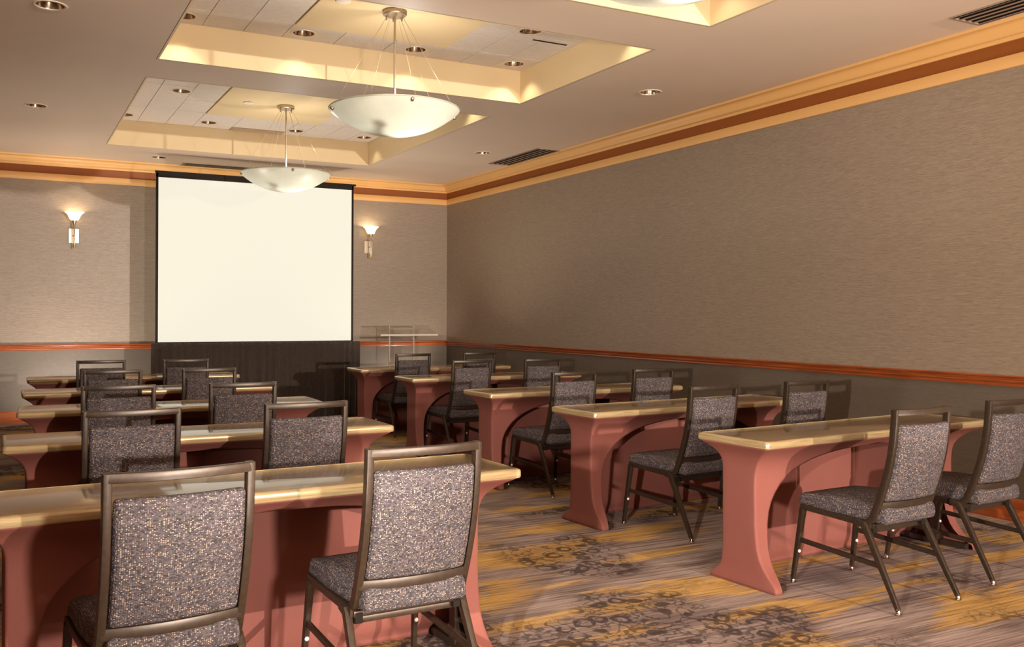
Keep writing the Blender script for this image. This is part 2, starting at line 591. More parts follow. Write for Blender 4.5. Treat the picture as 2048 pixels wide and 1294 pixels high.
def arc_pts(d0, z0, d1, z1, bulge, n=6):
    pts = []
    for k in range(1, n):
        t = k / n
        x = d0 + (d1 - d0) * t; z = z0 + (z1 - z0) * t
        nx, nz = (z1 - z0), -(d1 - d0)
        L = sqrt(nx*nx + nz*nz)
        q = bulge * sin(pi * t)
        pts.append((x + nx / L * q, z + nz / L * q))
    return pts

rail_prof = [(0, RAIL_Z0), (0.012, RAIL_Z0), (0.017, RAIL_Z0 + .008), (0.016, RAIL_Z0 + .018), (0.022, RAIL_Z0 + .024),
             (0.030, RAIL_Z0 + .032), (0.031, RAIL_Z0 + .044), (0.024, RAIL_Z0 + .050), (0.026, RAIL_Z0 + .056), (0.042, RAIL_Z0 + .062),
             (0.045, RAIL_Z1 - .006), (0.040, RAIL_Z1), (0, RAIL_Z1)]
base_prof = [(0, 0), (0.018, 0), (0.018, 0.11), (0.014, 0.122), (0.012, 0.138), (0.006, 0.15), (0, 0.15)]
strip_prof = [(0, STRIP_Z0), (0.022, STRIP_Z0), (0.024, STRIP_Z0 + .004), (0.024, STRIP_Z1 - .004), (0.022, STRIP_Z1), (0, STRIP_Z1)]
cove_prof = [(0, STRIP_Z1), (0.004, STRIP_Z1), (0.004, CROWN_Z + .002), (0, CROWN_Z + .002)]
P_ = 0.15
crown_prof = ([(0, CROWN_Z), (0.016, CROWN_Z), (0.020, CROWN_Z + .006), (0.020, CROWN_Z + .016), (0.027, CROWN_Z + .022)]
              + arc_pts(0.027, CROWN_Z + .022, 0.062, CROWN_Z + .050, 0.010)
              + [(0.064, CROWN_Z + .050), (0.066, CROWN_Z + .058)]
              + arc_pts(0.066, CROWN_Z + .058, 0.128, CROWN_Z + .090, -0.014)
              + [(0.130, CROWN_Z + .090), (0.140, CROWN_Z + .092), (0.142, CROWN_Z + .098), (0.150, ZC), (0, ZC)])

def trims(n0, prof, mat, names):
    for nm, ax, a0, a1, m0, m1 in ((names[0], ax_back, XL, XR, 1, -1), (names[1], ax_right, YN, YB, 0, -1), (names[2], ax_left, YN, YB, 0, -1)):
        bm = bmesh.new()
        extrude_profile(bm, prof, ax, a0, a1, m0, m1)
        struct(nm, bm, mat, smooth=35)
trims(0, rail_prof, M['rail'], ('trim_1', 'trim_2', 'trim_3'))
trims(0, base_prof, M['rail'], ('baseboard_back', 'baseboard_right', 'baseboard_left'))
trims(0, strip_prof, M['crown'], ('trim_4', 'trim_5', 'trim_6'))
trims(0, cove_prof, M['cove'], ('trim_7', 'trim_8', 'trim_9'))
trims(0, crown_prof, M['crown'], ('trim_10', 'trim_11', 'trim_12'))

# ceiling soffit with three trays and the holes of its downlights
TX0, TX1 = 1.03, 4.19
TRAYS = [('far', 7.86, 11.16), ('middle', 5.34, 7.24), ('near', 0.95, 4.72)]
SOFFIT_DL = [(0.24, 9.40), (1.68, 11.80), (3.72, 11.86), (5.08, 9.66), (4.98, 6.36), (0.24, 6.30)]
R_DL = 0.088
bm = bmesh.new()
holes = [rect(TX0 - .016, TX1 + .016, a - .016, b + .016) for _, a, b in TRAYS] + [circ(x, y, R_DL) for x, y in SOFFIT_DL]
plate_with_holes(bm, rect(XL - WT, XR + WT, YN - WT, YB + WT), holes, ZC, 0.03)
ceiling = struct('ceiling', bm, M['soffit'])
bm = bmesh.new(); box(bm, XL - WT, XR + WT, YN - WT, YB + WT, ZT + 0.16, ZT + 0.22)
new_obj('roof_slab', bm, M['dark'], ceiling)

TRAY_DL = []
for nm, y0, y1 in TRAYS:
    # fascia: four upstand boards
    for (a, b, c, d) in ((TX0 - .02, TX0, y0 - .02, y1 + .02), (TX1, TX1 + .02, y0 - .02, y1 + .02),
                         (TX0, TX1, y0 - .02, y0), (TX0, TX1, y1, y1 + .02)):
        bm = bmesh.new(); box(bm, a, b, c, d, ZC, ZT + 0.08)
        new_obj('tray_fascia', bm, M['tray'], ceiling)
    # tee grid above the tile joints
    bm = bmesh.new(); box(bm, TX0, TX1, y0, y1, ZT + 0.010, ZT + 0.05)
    tee_holes = []
    bm.free()
    px0, px1 = 1.97, 3.26
    if nm == 'far': py0, py1 = 8.68, 10.36; rows = [8.12, 10.86]; dlr = 10.83
    elif nm == 'middle': py0, py1 = 5.72, 6.86; rows = [5.52, 7.06]; dlr = 7.06
    else: py0, py1 = 1.9, 3.8; rows = [4.5]; dlr = 4.5
    dls = [(x, yy) for yy in rows for x in (1.18, 2.10, 3.07, 4.02)]
    TRAY_DL += [(nm, x, yy) for x, yy in dls]
    gim = []
    if nm == 'far': gim = [(1.56, 9.45), (3.66, 9.45)]
    if nm == 'middle': gim = [(1.56, 6.20), (3.66, 6.20)]
    allh = [(x, y, R_DL) for x, y in dls] + [(x, y, R_DL) for x, y in gim]
    if gim: TRAY_DL += [(nm + '_gimbal', x, y) for x, y in gim]
    # grid of tiles
    xs = [TX0, 1.345, 1.66, px0, 2.40, 3.04 if nm == 'far' else 2.83, px1, 3.57, 3.88, TX1]
    gap = 0.0025
    ysplit = [y0]
    step = 0.62
    k = py0
    lows = []
    while k - step > y0 + .15: k -= step; lows.append(k)
    ysplit += sorted(lows) + [py0]
    nmid = max(1, round((py1 - py0) / 0.62))
    mids = [py0 + (py1 - py0) * q / nmid for q in range(1, nmid)]
    ysplit += mids + [py1]
    k = py1
    while k + step < y1 - .15: k += step; ysplit.append(k)
    ysplit.append(y1)
    for i in range(len(xs) - 1):
        for j in range(len(ysplit) - 1):
            xa, xb, ya, yb = xs[i] + gap, xs[i+1] - gap, ysplit[j] + gap, ysplit[j+1] - gap
            if xs[i] >= px0 - 1e-6 and xs[i+1] <= px1 + 1e-6 and ysplit[j] >= py0 - 1e-6 and ysplit[j+1] <= py1 + 1e-6:
                continue
            if nm == 'far' and abs(xs[i] - 2.40) < 1e-6 and ysplit[j] > py1 + 0.2:
                # the return grille takes the place of this tile
                g = bmesh.new()
                box(g, xa, xb, ya, yb, ZT - .006, ZT + .012)
                gr = new_obj('return_grille', g, M['ret_vent'], ceiling)
                g = bmesh.new()
                nsl = 16
                for q in range(nsl):
                    yy = ya + .03 + (yb - ya - .06) * q / (nsl - 1)
                    box(g, xa + .02, xb - .02, yy - .004, yy + .004, ZT - .010, ZT - .006)
                new_obj('grille_bars', g, M['ret_vent'], gr)
                continue
            hs = [h for h in allh if xa < h[0] < xb and ya < h[1] < yb]
            # a hole that straddles a joint: keep the tile whole and nudge the lamp inside it
            hh = []
            for h in hs:
                hx = min(max(h[0], xa + R_DL + .012), xb - R_DL - .012)
                hy = min(max(h[1], ya + R_DL + .012), yb - R_DL - .012)
                hh.append((hx, hy))
                for q, (tn_, tx, ty) in enumerate(TRAY_DL):
                    if abs(tx - h[0]) < 1e-6 and abs(ty - h[1]) < 1e-6:
                        TRAY_DL[q] = (tn_, hx, hy)
            bm = bmesh.new()
            dz = random.uniform(-.0012, .0012)
            plate_with_holes(bm, rect(xa, xb, ya, yb), [circ(hx, hy, R_DL) for hx, hy in hh], ZT + dz, 0.014)
            new_obj('ceiling_tile', bm, M['tile'], ceiling)
    # centre panel with a thin frame bead
    bm = bmesh.new(); box(bm, px0 + .004, px1 - .004, py0 + .004, py1 - .004, ZT - 0.012, ZT + 0.014, 0.004)
    new_obj('centre_panel', bm, M['panel'], ceiling)
    bm = bmesh.new()
    box(bm, TX0, TX1, y0, y1, ZT + 0.13, ZT + 0.15)
    new_obj('tile_backing', bm, M['dark'], ceiling)

# ------------------------------------------------------------------ ceiling fittings
def downlight(x, y, z, label, group, power=0.0, tilt=0.0, dim=False):
    t = empty('downlight', (x, y, z), 0, label, 'ceiling light', group)
    if 'proto' not in downlight.__dict__:
        bm = bmesh.new()
        lathe(bm, [(R_DL - .004, 0.004), (R_DL - .004, -0.003), (R_DL + .006, -0.006), (R_DL + .014, -0.004), (R_DL + .016, 0.0), (R_DL + .012, 0.002)], 40)
        downlight.proto = [new_obj('trim_ring', bm, M['can_ring'], t, smooth=40)]
        bm = bmesh.new()
        lathe(bm, [(R_DL - .005, 0.002), (R_DL - .010, 0.03), (R_DL - .022, 0.07), (R_DL - .040, 0.11), (0.030, 0.125), (0.0, 0.127)], 40)
        downlight.proto.append(new_obj('reflector', bm, M['can'], t, smooth=60))
        bm = bmesh.new()
        lathe(bm, [(0.0, 0.072), (0.018, 0.074), (0.028, 0.085), (0.030, 0.098), (0.020, 0.118), (0.0, 0.12)], 24)
        downlight.proto.append(new_obj('bulb', bm, M['can_ring'], t, smooth=True))
    else:
        for p in downlight.proto:
            c = p.copy(); COL.objects.link(c); c.parent = t
    if power:
        l = lamp('downlight_lamp', 'SPOT', (x, y, z - 0.005), power, (1.0, 0.90, 0.70), 0.025, (x + tilt, y, z - 1), 100, 0.55)
    return t

sof_lab = {0: 'soffit downlight at far left of the ceiling, beside the far tray', 1: 'soffit downlight above the left edge of the screen',
           2: 'soffit downlight partly behind the far pendant bowl', 3: 'soffit downlight by the slotted vent, right of the far tray',
           4: 'soffit downlight between the middle tray and the right wall', 5: 'soffit downlight at the top left corner of the picture'}
for i, (x, y) in enumerate(SOFFIT_DL):
    downlight(x, y, ZC, sof_lab[i], 'soffit downlights', 0)
ordn = ['leftmost', 'second from left', 'third from left', 'rightmost']
cnt = {}
for nm, x, y in TRAY_DL:
    base_nm = nm.replace('_gimbal', '')
    if 'gimbal' in nm:
        lab = 'unlit downlight beside the %s side of the yellow panel in the %s tray' % ('left' if x < 2.6 else 'right', base_nm)
        downlight(x, y, ZT, lab, 'tray downlights', 0)
        continue
    rowkey = (base_nm, 'screen' if y > sum(next((a, b) for n_, a, b in TRAYS if n_ == base_nm)) / 2 else 'camera')
    i = cnt.get(rowkey, 0); cnt[rowkey] = i + 1
    lab = 'recessed downlight in the %s tray, %s of the row on its %s side' % (base_nm, ordn[i], rowkey[1])
    downlight(x, y, ZT, lab, 'tray downlights', 9 if base_nm == 'middle' else (4 if rowkey[1] == 'screen' else 9))

def vent(x0, x1, y0, y1, z, label, along='y', nslot=4):
    t = empty('air_vent', ((x0 + x1) / 2, (y0 + y1) / 2, z), 0, label, 'vent', 'slotted ceiling vents')
    hx, hy = (x1 - x0) / 2, (y1 - y0) / 2
    fr = 0.022
    bm = bmesh.new()
    for a in ((-hx, hx, -hy, -hy + fr), (-hx, hx, hy - fr, hy), (-hx, -hx + fr, -hy + fr, hy - fr), (hx - fr, hx, -hy + fr, hy - fr)):
        box(bm, *a, -0.010, 0.0)
    new_obj('vent_frame', bm, M['grille'], t)
    bm = bmesh.new(); box(bm, -hx + fr, hx - fr, -hy + fr, hy - fr, -0.002, -0.0005)  # dark sheet in place of the shaded recess behind the slats
    new_obj('vent_shade_sheet', bm, M['dark'], t)
    for k in range(nslot + 1):
        bm = bmesh.new()
        if along == 'y':
            c = -hx + fr + (2 * hx - 2 * fr) * k / nslot
            w = 0.016
            sec = [(c - w, -0.010), (c + w * .6, -0.010), (c + w, -0.004), (c - w * .4, -0.003)]
            extrude_profile(bm, sec, lambda s, d, zz: (d, s, zz), -hy + fr, hy - fr)
        else:
            c = -hy + fr + (2 * hy - 2 * fr) * k / nslot
            w = 0.012
            sec = [(c - w, -0.010), (c + w * .6, -0.010), (c + w, -0.004), (c - w * .4, -0.003)]
            extrude_profile(bm, sec, lambda s, d, zz: (s, d, zz), -hx + fr, hx - fr)
        new_obj('slat', bm, M['grille'], t)
    return t
vent(5.49, 5.79, 9.06, 10.28, ZC, 'slotted air vent in the soffit along the right wall, farther one')
vent(5.44, 5.74, 2.2, 3.88, ZC, 'slotted air vent in the soffit at top right of the picture')
vent(2.02, 3.3, 12.02, 12.26, ZC, 'slotted air vent in the soffit above the projection screen', 'x', 3)

def disc_head(x, y, label):
    bm = bmesh.new()
    lathe(bm, [(0.0, -0.012), (0.045, -0.012), (0.052, -0.009), (0.054, -0.002), (0.050, 0.0), (0.0, 0.0)], 32, 0, 0)
    o = new_obj('sprinkler_cover', bm, M['white_plastic'], None, 40, (x, y, ZT - .012))
    tag(o, label, 'sprinkler', 'sprinkler covers')
disc_head(2.26, 9.58, 'round white sprinkler cover on the yellow panel of the far tray')
disc_head(2.12, 6.16, 'round white sprinkler cover on the yellow panel of the middle tray')
# slot in the middle tray: a dark bar stands for its shaded opening
bm = bmesh.new(); box(bm, -0.16, 0.16, -0.008, 0.008, -0.004, 0.0)
o = new_obj('slot_diffuser', bm, M['dark'], None, False, (3.96, 6.36, ZT - .0015)); tag(o, 'thin dark slot diffuser in the tiles of the middle tray', 'vent')

# pendants
def bowl_profile(R, depth, th):
    out = []; inn = []
    n = 14
    rc = (R * R + depth * depth) / (2 * depth)
    amax = math.asin(R / rc)
    for k in range(n + 1):
        a = amax * k / n
        out.append((rc * sin(a), rc - rc * cos(a)))
        inn.append(((rc - th) * sin(a), rc - (rc - th) * cos(a)))
    # frosted sheet with a rolled rim
    e = out[-1]
    return out + [(e[0] + .003, e[1] + .004), (e[0] - .001, e[1] + .008), (e[0] - .006, e[1] + .005), (e[0] - .006, e[1] - .002)]

def pendant_build(x, y, label, power):
    zb = 2.648; R = 0.478; depth = 0.188
    t = empty('pendant_light', (x, y, ZT - .012), 0, label, 'pendant light', 'bowl pendants')
    oz = -(ZT - .012)
    bm = bmesh.new()
    lathe(bm, [(0.0, 0.0), (0.085, 0.0), (0.088, -0.006), (0.088, -0.026), (0.080, -0.034), (0.0, -0.036)], 36)
    for k in range(6):
        a = 2 * pi * k / 6 + .3
        lathe(bm, [(0.0, -0.062), (0.006, -0.060), (0.007, -0.040), (0.004, -0.034), (0, -0.033)], 8, 0.066 * cos(a), 0.066 * sin(a))
    new_obj('canopy', bm, M['nickel'], t, 40)
    bm = bmesh.new(); lathe(bm, [(0.0, zb + .20 + oz), (0.008, zb + .20 + oz), (0.008, -0.036), (0, -.036)], 12)
    new_obj('rod', bm, M['nickel'], t, 40)
    bm = bmesh.new(); lathe(bm, bowl_profile(R, depth, 0.008), 72, closed=False)
    bowl = new_obj('glass_bowl', bm, M['bowl'], t, True, (0, 0, zb + oz))
    for k in range(4):
        a = 2 * pi * k / 4 + radians(-97)
        rr = R * 0.965
        zz = depth * 0.90
        bm = bmesh.new()
        lathe(bm, [(0.0, -0.014), (0.010, -0.012), (0.013, -0.004), (0.013, 0.012), (0.006, 0.018), (0, 0.02)], 14)
        c = new_obj('rim_clip', bm, M['nickel'], bowl, True, (rr * cos(a), rr * sin(a), zz))
        c.rotation_euler = (radians(40) * sin(a) * -1, radians(40) * cos(a), 0)
    for k in range(6):
        a = 2 * pi * k / 6 + radians(-80)
        da = 0.0
        p0 = Vector((0.066 * cos(a + da), 0.066 * sin(a + da), -0.055))
        p1 = Vector((R * .97 * cos(a), R * .97 * sin(a), zb + depth * .92 + oz))
        bm = bmesh.new(); sweep(bm, [p0, p1], csec(0.0011, 6))
        new_obj('cable', bm, M['cable'], t, True)
    # lamp holder with three bulbs
    bm = bmesh.new(); lathe(bm, [(0.0, zb + .165 + oz), (0.03, zb + .165 + oz), (0.035, zb + .18 + oz), (0.03, zb + .205 + oz), (0, zb + .21 + oz)], 20)
    new_obj('lamp_holder', bm, M['nickel'], t, 40)
    for k in range(3):
        a = 2 * pi * k / 3
        bm = bmesh.new()
        path = [Vector((0.03 * cos(a), 0.03 * sin(a), zb + .185 + oz)), Vector((0.10 * cos(a), 0.10 * sin(a), zb + .17 + oz))]
        sweep(bm, path, csec(0.011, 8))
        lathe(bm, [(0, zb + .145 + oz), (0.018, zb + .15 + oz), (0.024, zb + .168 + oz), (0.018, zb + .186 + oz), (0, zb + .192 + oz)], 12, 0.125 * cos(a), 0.125 * sin(a))
        new_obj('bulb', bm, M['white_plastic'], t, True)
    lamp('pendant_lamp', 'POINT', (x + .06, y - .05, zb + .30), power, (1.0, 0.94, 0.84), 0.03)
    lamp('pendant_lamp', 'SPOT', (x + .10, y - .03, zb + .135), power * 0.3, (1.0, 0.97, 0.90), 0.03, (x + .10, y - .03, 0), 120, 1.0)
    return t
pendant_build(2.53, 6.20, 'large frosted glass bowl pendant hanging from the middle tray', 20)
pendant_build(2.66, 9.57, 'smaller-looking frosted bowl pendant in front of the screen, from the far tray', 14)
pendant_build(2.42, 2.98, 'frosted bowl pendant of the near tray, only its bottom in view at top', 14)

# sconces
def sconce(x, label):
    t = empty('wall_sconce', (x, YB, 2.0), 0, label, 'wall lamp', 'sconces on the back wall')
    D = 0.12
    bm = bmesh.new(); box(bm, -.062, .062, -0.022, 0.0, 0.225, 0.405, 0.004)
    new_obj('back_plate', bm, M['nickel'], t)
    bm = bmesh.new()
    lathe(bm, [(0, 0.185), (0.010, 0.186), (0.010, 0.44), (0.013, 0.445), (0.013, 0.452), (0, 0.453)], 16, 0, -D)
    new_obj('stem', bm, M['nickel'], t, 40)
    bm = bmesh.new(); sweep(bm, [(0, -0.02, 0.315), (0, -D, 0.315)], csec(0.008, 10))
    new_obj('arm', bm, M['nickel'], t, True)
    bm = bmesh.new(); lathe(bm, [(0, 0.155), (0.008, 0.158), (0.013, 0.168), (0.008, 0.178), (0.014, 0.184), (0.010, 0.190), (0, 0.191)], 16, 0, -D)
    new_obj('finial', bm, M['brass'], t, True)
    bm = bmesh.new(); lathe(bm, [(0, 0.452), (0.014, 0.453), (0.026, 0.480), (0.036, 0.500), (0.030, 0.502), (0, 0.490)], 20, 0, -D)
    new_obj('cup', bm, M['nickel'], t, 40)
    bm = bmesh.new()
    lathe(bm, [(0.032, 0.498), (0.050, 0.512), (0.064, 0.545), (0.082, 0.575), (0.112, 0.600), (0.114, 0.603), (0.110, 0.605), (0.107, 0.602)], 40, 0, -D)
    new_obj('glass_shade', bm, M['shade'], t, True)
    bm = bmesh.new(); lathe(bm, [(0, 0.503), (0.014, 0.506), (0.022, 0.525), (0.022, 0.548), (0.012, 0.566), (0, 0.570)], 16, 0, -D)
    new_obj('bulb', bm, M['bulb'], t, True)
    lamp('sconce_lamp', 'POINT', (x, YB - D, 2.0 + .575), 4.0, (1.0, 0.80, 0.54), 0.02)
sconce(0.752, 'lit wall sconce left of the projection screen')
sconce(4.672, 'lit wall sconce right of the projection screen')

# ------------------------------------------------------------------ projection screen and its black skirt
YS = 11.44
t = empty('projection_screen', (2.84, YS, 0), 0, 'large blank white projection screen in a thin black border', 'projection screen')
SX0, SX1, SZ0, SZ1 = -1.243, 1.248, 0.985, 3.035
bm = bmesh.new(); box(bm, SX0 + .022, SX1 - .022, -0.004, 0.004, 1.0, 2.985)
new_obj('screen_surface', bm, M['screen'], t)
bm = bmesh.new()
box(bm, SX0, SX1, -0.016, 0.02, 2.983, 3.055, 0.003)
box(bm, SX0 - .01, SX1 + .03, -0.02, 0.024, 3.035, 3.060, 0.003)
box(bm, SX0, SX0 + .026, -0.016, 0.02, 0.97, 3.04, 0.003)
box(bm, SX1 - .026, SX1, -0.016, 0.02, 0.97, 3.04, 0.003)
box(bm, SX0, SX1, -0.012, 0.02, 0.96, 1.003, 0.003)
new_obj('screen_border', bm, M['black_frame'], t)
for sx in (SX0 + .05, SX1 - .05):
    bm = bmesh.new()
    sweep(bm, [(sx, .03, 3.0), (sx, .03, 0.02)], rsec(.03, .03), side=(1, 0, 0))
    sweep(bm, [(sx, .03, 0.55), (sx, .30, 0.02)], rsec(.022, .022), side=(1, 0, 0))
    sweep(bm, [(sx, -.06, 0.012), (sx, .34, 0.012)], rsec(.03, .022), side=(1, 0, 0))
    new_obj('stand_leg', bm, M['black_frame'], t)

def drape(parent):
    bm = bmesh.new()
    x0, x1 = -1.30, 1.335
    NX, NZ = 300, 26
    rnd = random.Random(3)
    folds = []
    x = x0
    while x < x1:
        folds.append((x, rnd.uniform(.5, 1.3)))
        x += rnd.uniform(.035, .085)
    def fold(xx, zt):
        # smooth pleats whose width changes slowly
        ph = (xx - x0) * 66 + 2.2 * sin((xx - x0) * 7.1) + 1.3 * sin((xx - x0) * 17.7 + .4)
        am = .017 + .010 * sin((xx - x0) * 5.3 + 1)
        fine = .006 * sin((xx - x0) * 260 + 2 * sin(xx * 19))
        return am * sin(ph) * (0.35 + 0.65 * zt) + fine * (1 - zt) + 0.012 * zt * sin((xx - x0) * 31 + 1.1)
    grid = []
    for j in range(NZ + 1):
        zt = j / NZ                       # 0 top .. 1 floor
        z = 0.992 * (1 - zt) + 0.006 * zt
        if zt < .06: off = -0.0
        row = []
        for i in range(NX + 1):
            xx = x0 + (x1 - x0) * i / NX
            sway = 0.02 * zt * ((xx - (x0 + x1) / 2) / 1.3)
            y = -0.045 + fold(xx, zt) - 0.012 * math.exp(-((zt - .045) / .02) ** 2)
            row.append(bm.verts.new((xx + sway * -.4, y, z + (0.005 * sin(xx * 40) if j == 0 else 0))))
        grid.append(row)
    for j in range(NZ):
        for i in range(NX):
            bm.faces.new((grid[j][i], grid[j+1][i], grid[j+1][i+1], grid[j][i+1]))
    # returns at both sides
    o = new_obj('skirt_drape', bm, M['drape'], parent, True)
    md = o.modifiers.new('thickness', 'SOLIDIFY'); md.thickness = 0.004
    return o
dr = empty('screen_skirt', (2.84, YS, 0), 0, 'pleated black cloth skirt hanging to the floor below the screen', 'drape')
drape(dr)
bm = bmesh.new()
sweep(bm, [(-1.29, -.035, 0.985), (1.325, -.035, 0.985)], rsec(.02, .016), side=(0, 1, 0))
new_obj('top_hem', bm, M['drape'], dr)

# ------------------------------------------------------------------ acrylic lectern
def lectern(x, y, label):
    t = empty('lectern', (x, y, 0), 0, label, 'lectern')
    def sheet(name, verts8, mat=M['acrylic']):
        bm = bmesh.new()
        vs = [bm.verts.new(v) for v in verts8]
        for f in ((0, 2, 3, 1), (4, 5, 7, 6), (0, 1, 5, 4), (2, 6, 7, 3), (0, 4, 6, 2), (1, 3, 7, 5)):
            bm.faces.new([vs[i] for i in f])
        return new_obj(name, bm, mat, t)
    def bx(x0, x1, y0, y1, z0, z1): return [(a, b, c) for c in (z0, z1) for b in (y0, y1) for a in (x0, x1)]
    sheet('base_plate', bx(-.30, .30, -.22, .22, 0, .015))
    w = 0.185
    sheet('front_panel', bx(-w, w, .06, .072, .015, 1.17))
    for s in (-1, 1):
        sheet('side_panel', [(a, b, c) for c in (.015, 1.155) for b in (-.10, .06) for a in ((s*w - .006), (s*w + .006))])
        bm = bmesh.new(); box(bm, s*w - .007, s*w + .007, .055, .078, .015, 1.185)
        new_obj('whitened_edge', bm, M['acrylic_edge'], t)
    # sloping reading shelf with a lip
    zf, zr, yf, yr = 1.052, 1.190, -.22, .10
    hx = 0.43
    th = .012
    sheet('reading_shelf', [(-hx, yf, zf), (hx, yf, zf), (-hx + .02, yr, zr), (hx - .03, yr, zr), (-hx, yf, zf + th), (hx, yf, zf + th), (-hx + .02, yr, zr + th), (hx - .03, yr, zr + th)])
    bm = bmesh.new(); box(bm, -hx, hx, yf - .012, yf, zf, zf + .022)
    new_obj('shelf_lip', bm, M['acrylic_edge'], t)
    bm = bmesh.new(); box(bm, -hx + .02, hx - .03, yr, yr + .006, zr, zr + .014)
    new_obj('whitened_edge', bm, M['acrylic_edge'], t)
    bm = bmesh.new(); box(bm, -w, w, .05, .062, 1.138, 1.148)
    new_obj('whitened_edge', bm, M['acrylic_edge'], t)
lectern(5.0, YB - .55, 'clear acrylic lectern standing by the back wall, right of the screen')

# ------------------------------------------------------------------ tables
TL, TD, TH, TT = 1.90, 0.455, 0.746, 0.034

def rr_loop(hx, hy, r, z, n=6):
    pts = []
    for cx, cy, a0 in ((hx - r, hy - r, 0), (-hx + r, hy - r, 90), (-hx + r, -hy + r, 180), (hx - r, -hy + r, 270)):
        for k in range(n + 1):
            a = radians(a0 + 90 * k / n)
            pts.append((cx + r * cos(a), cy + r * sin(a), z))
    return pts

def interp(tab, z):
    for (a, va), (b, vb) in zip(tab[:-1], tab[1:]):
        if z <= b:
            u = (z - a) / (b - a)
            u = max(0, min(1, u))
            return va + (vb - va) * u
    return tab[-1][1]

def smooth_tab(tab, z):
    # average to soften the corners of the table
    return sum(interp(tab, min(max(z + d, tab[0][0]), tab[-1][0])) for d in (-.010, -.005, 0, .005, .010)) / 5

HF = [(0.0, .208), (.028, .208), (.05, .176), (.08, .142), (.12, .108), (.18, .082), (.28, .068), (.50, .064), (.56, .068), (.60, .080), (.63, .098), (.66, .130), (.685, .168), (.70, .198), (.712, .2235)]
HB = [(0.0, .220), (.026, .220), (.045, .188), (.065, .165), (.10, .153), (.18, .150), (.58, .150), (.61, .152), (.64, .160), (.665, .174), (.685, .192), (.70, .208), (.712, .2235)]
XE = [(0.0, .088), (.026, .088), (.06, .098), (.20, .103), (.58, .102), (.61, .098), (.64, .086), (.665, .066), (.685, .043), (.70, .022), (.712, .004)]
FOOTW = [(0.0, .045), (.03, .045), (.06, .06), (.12, .075), (.30, .088)]

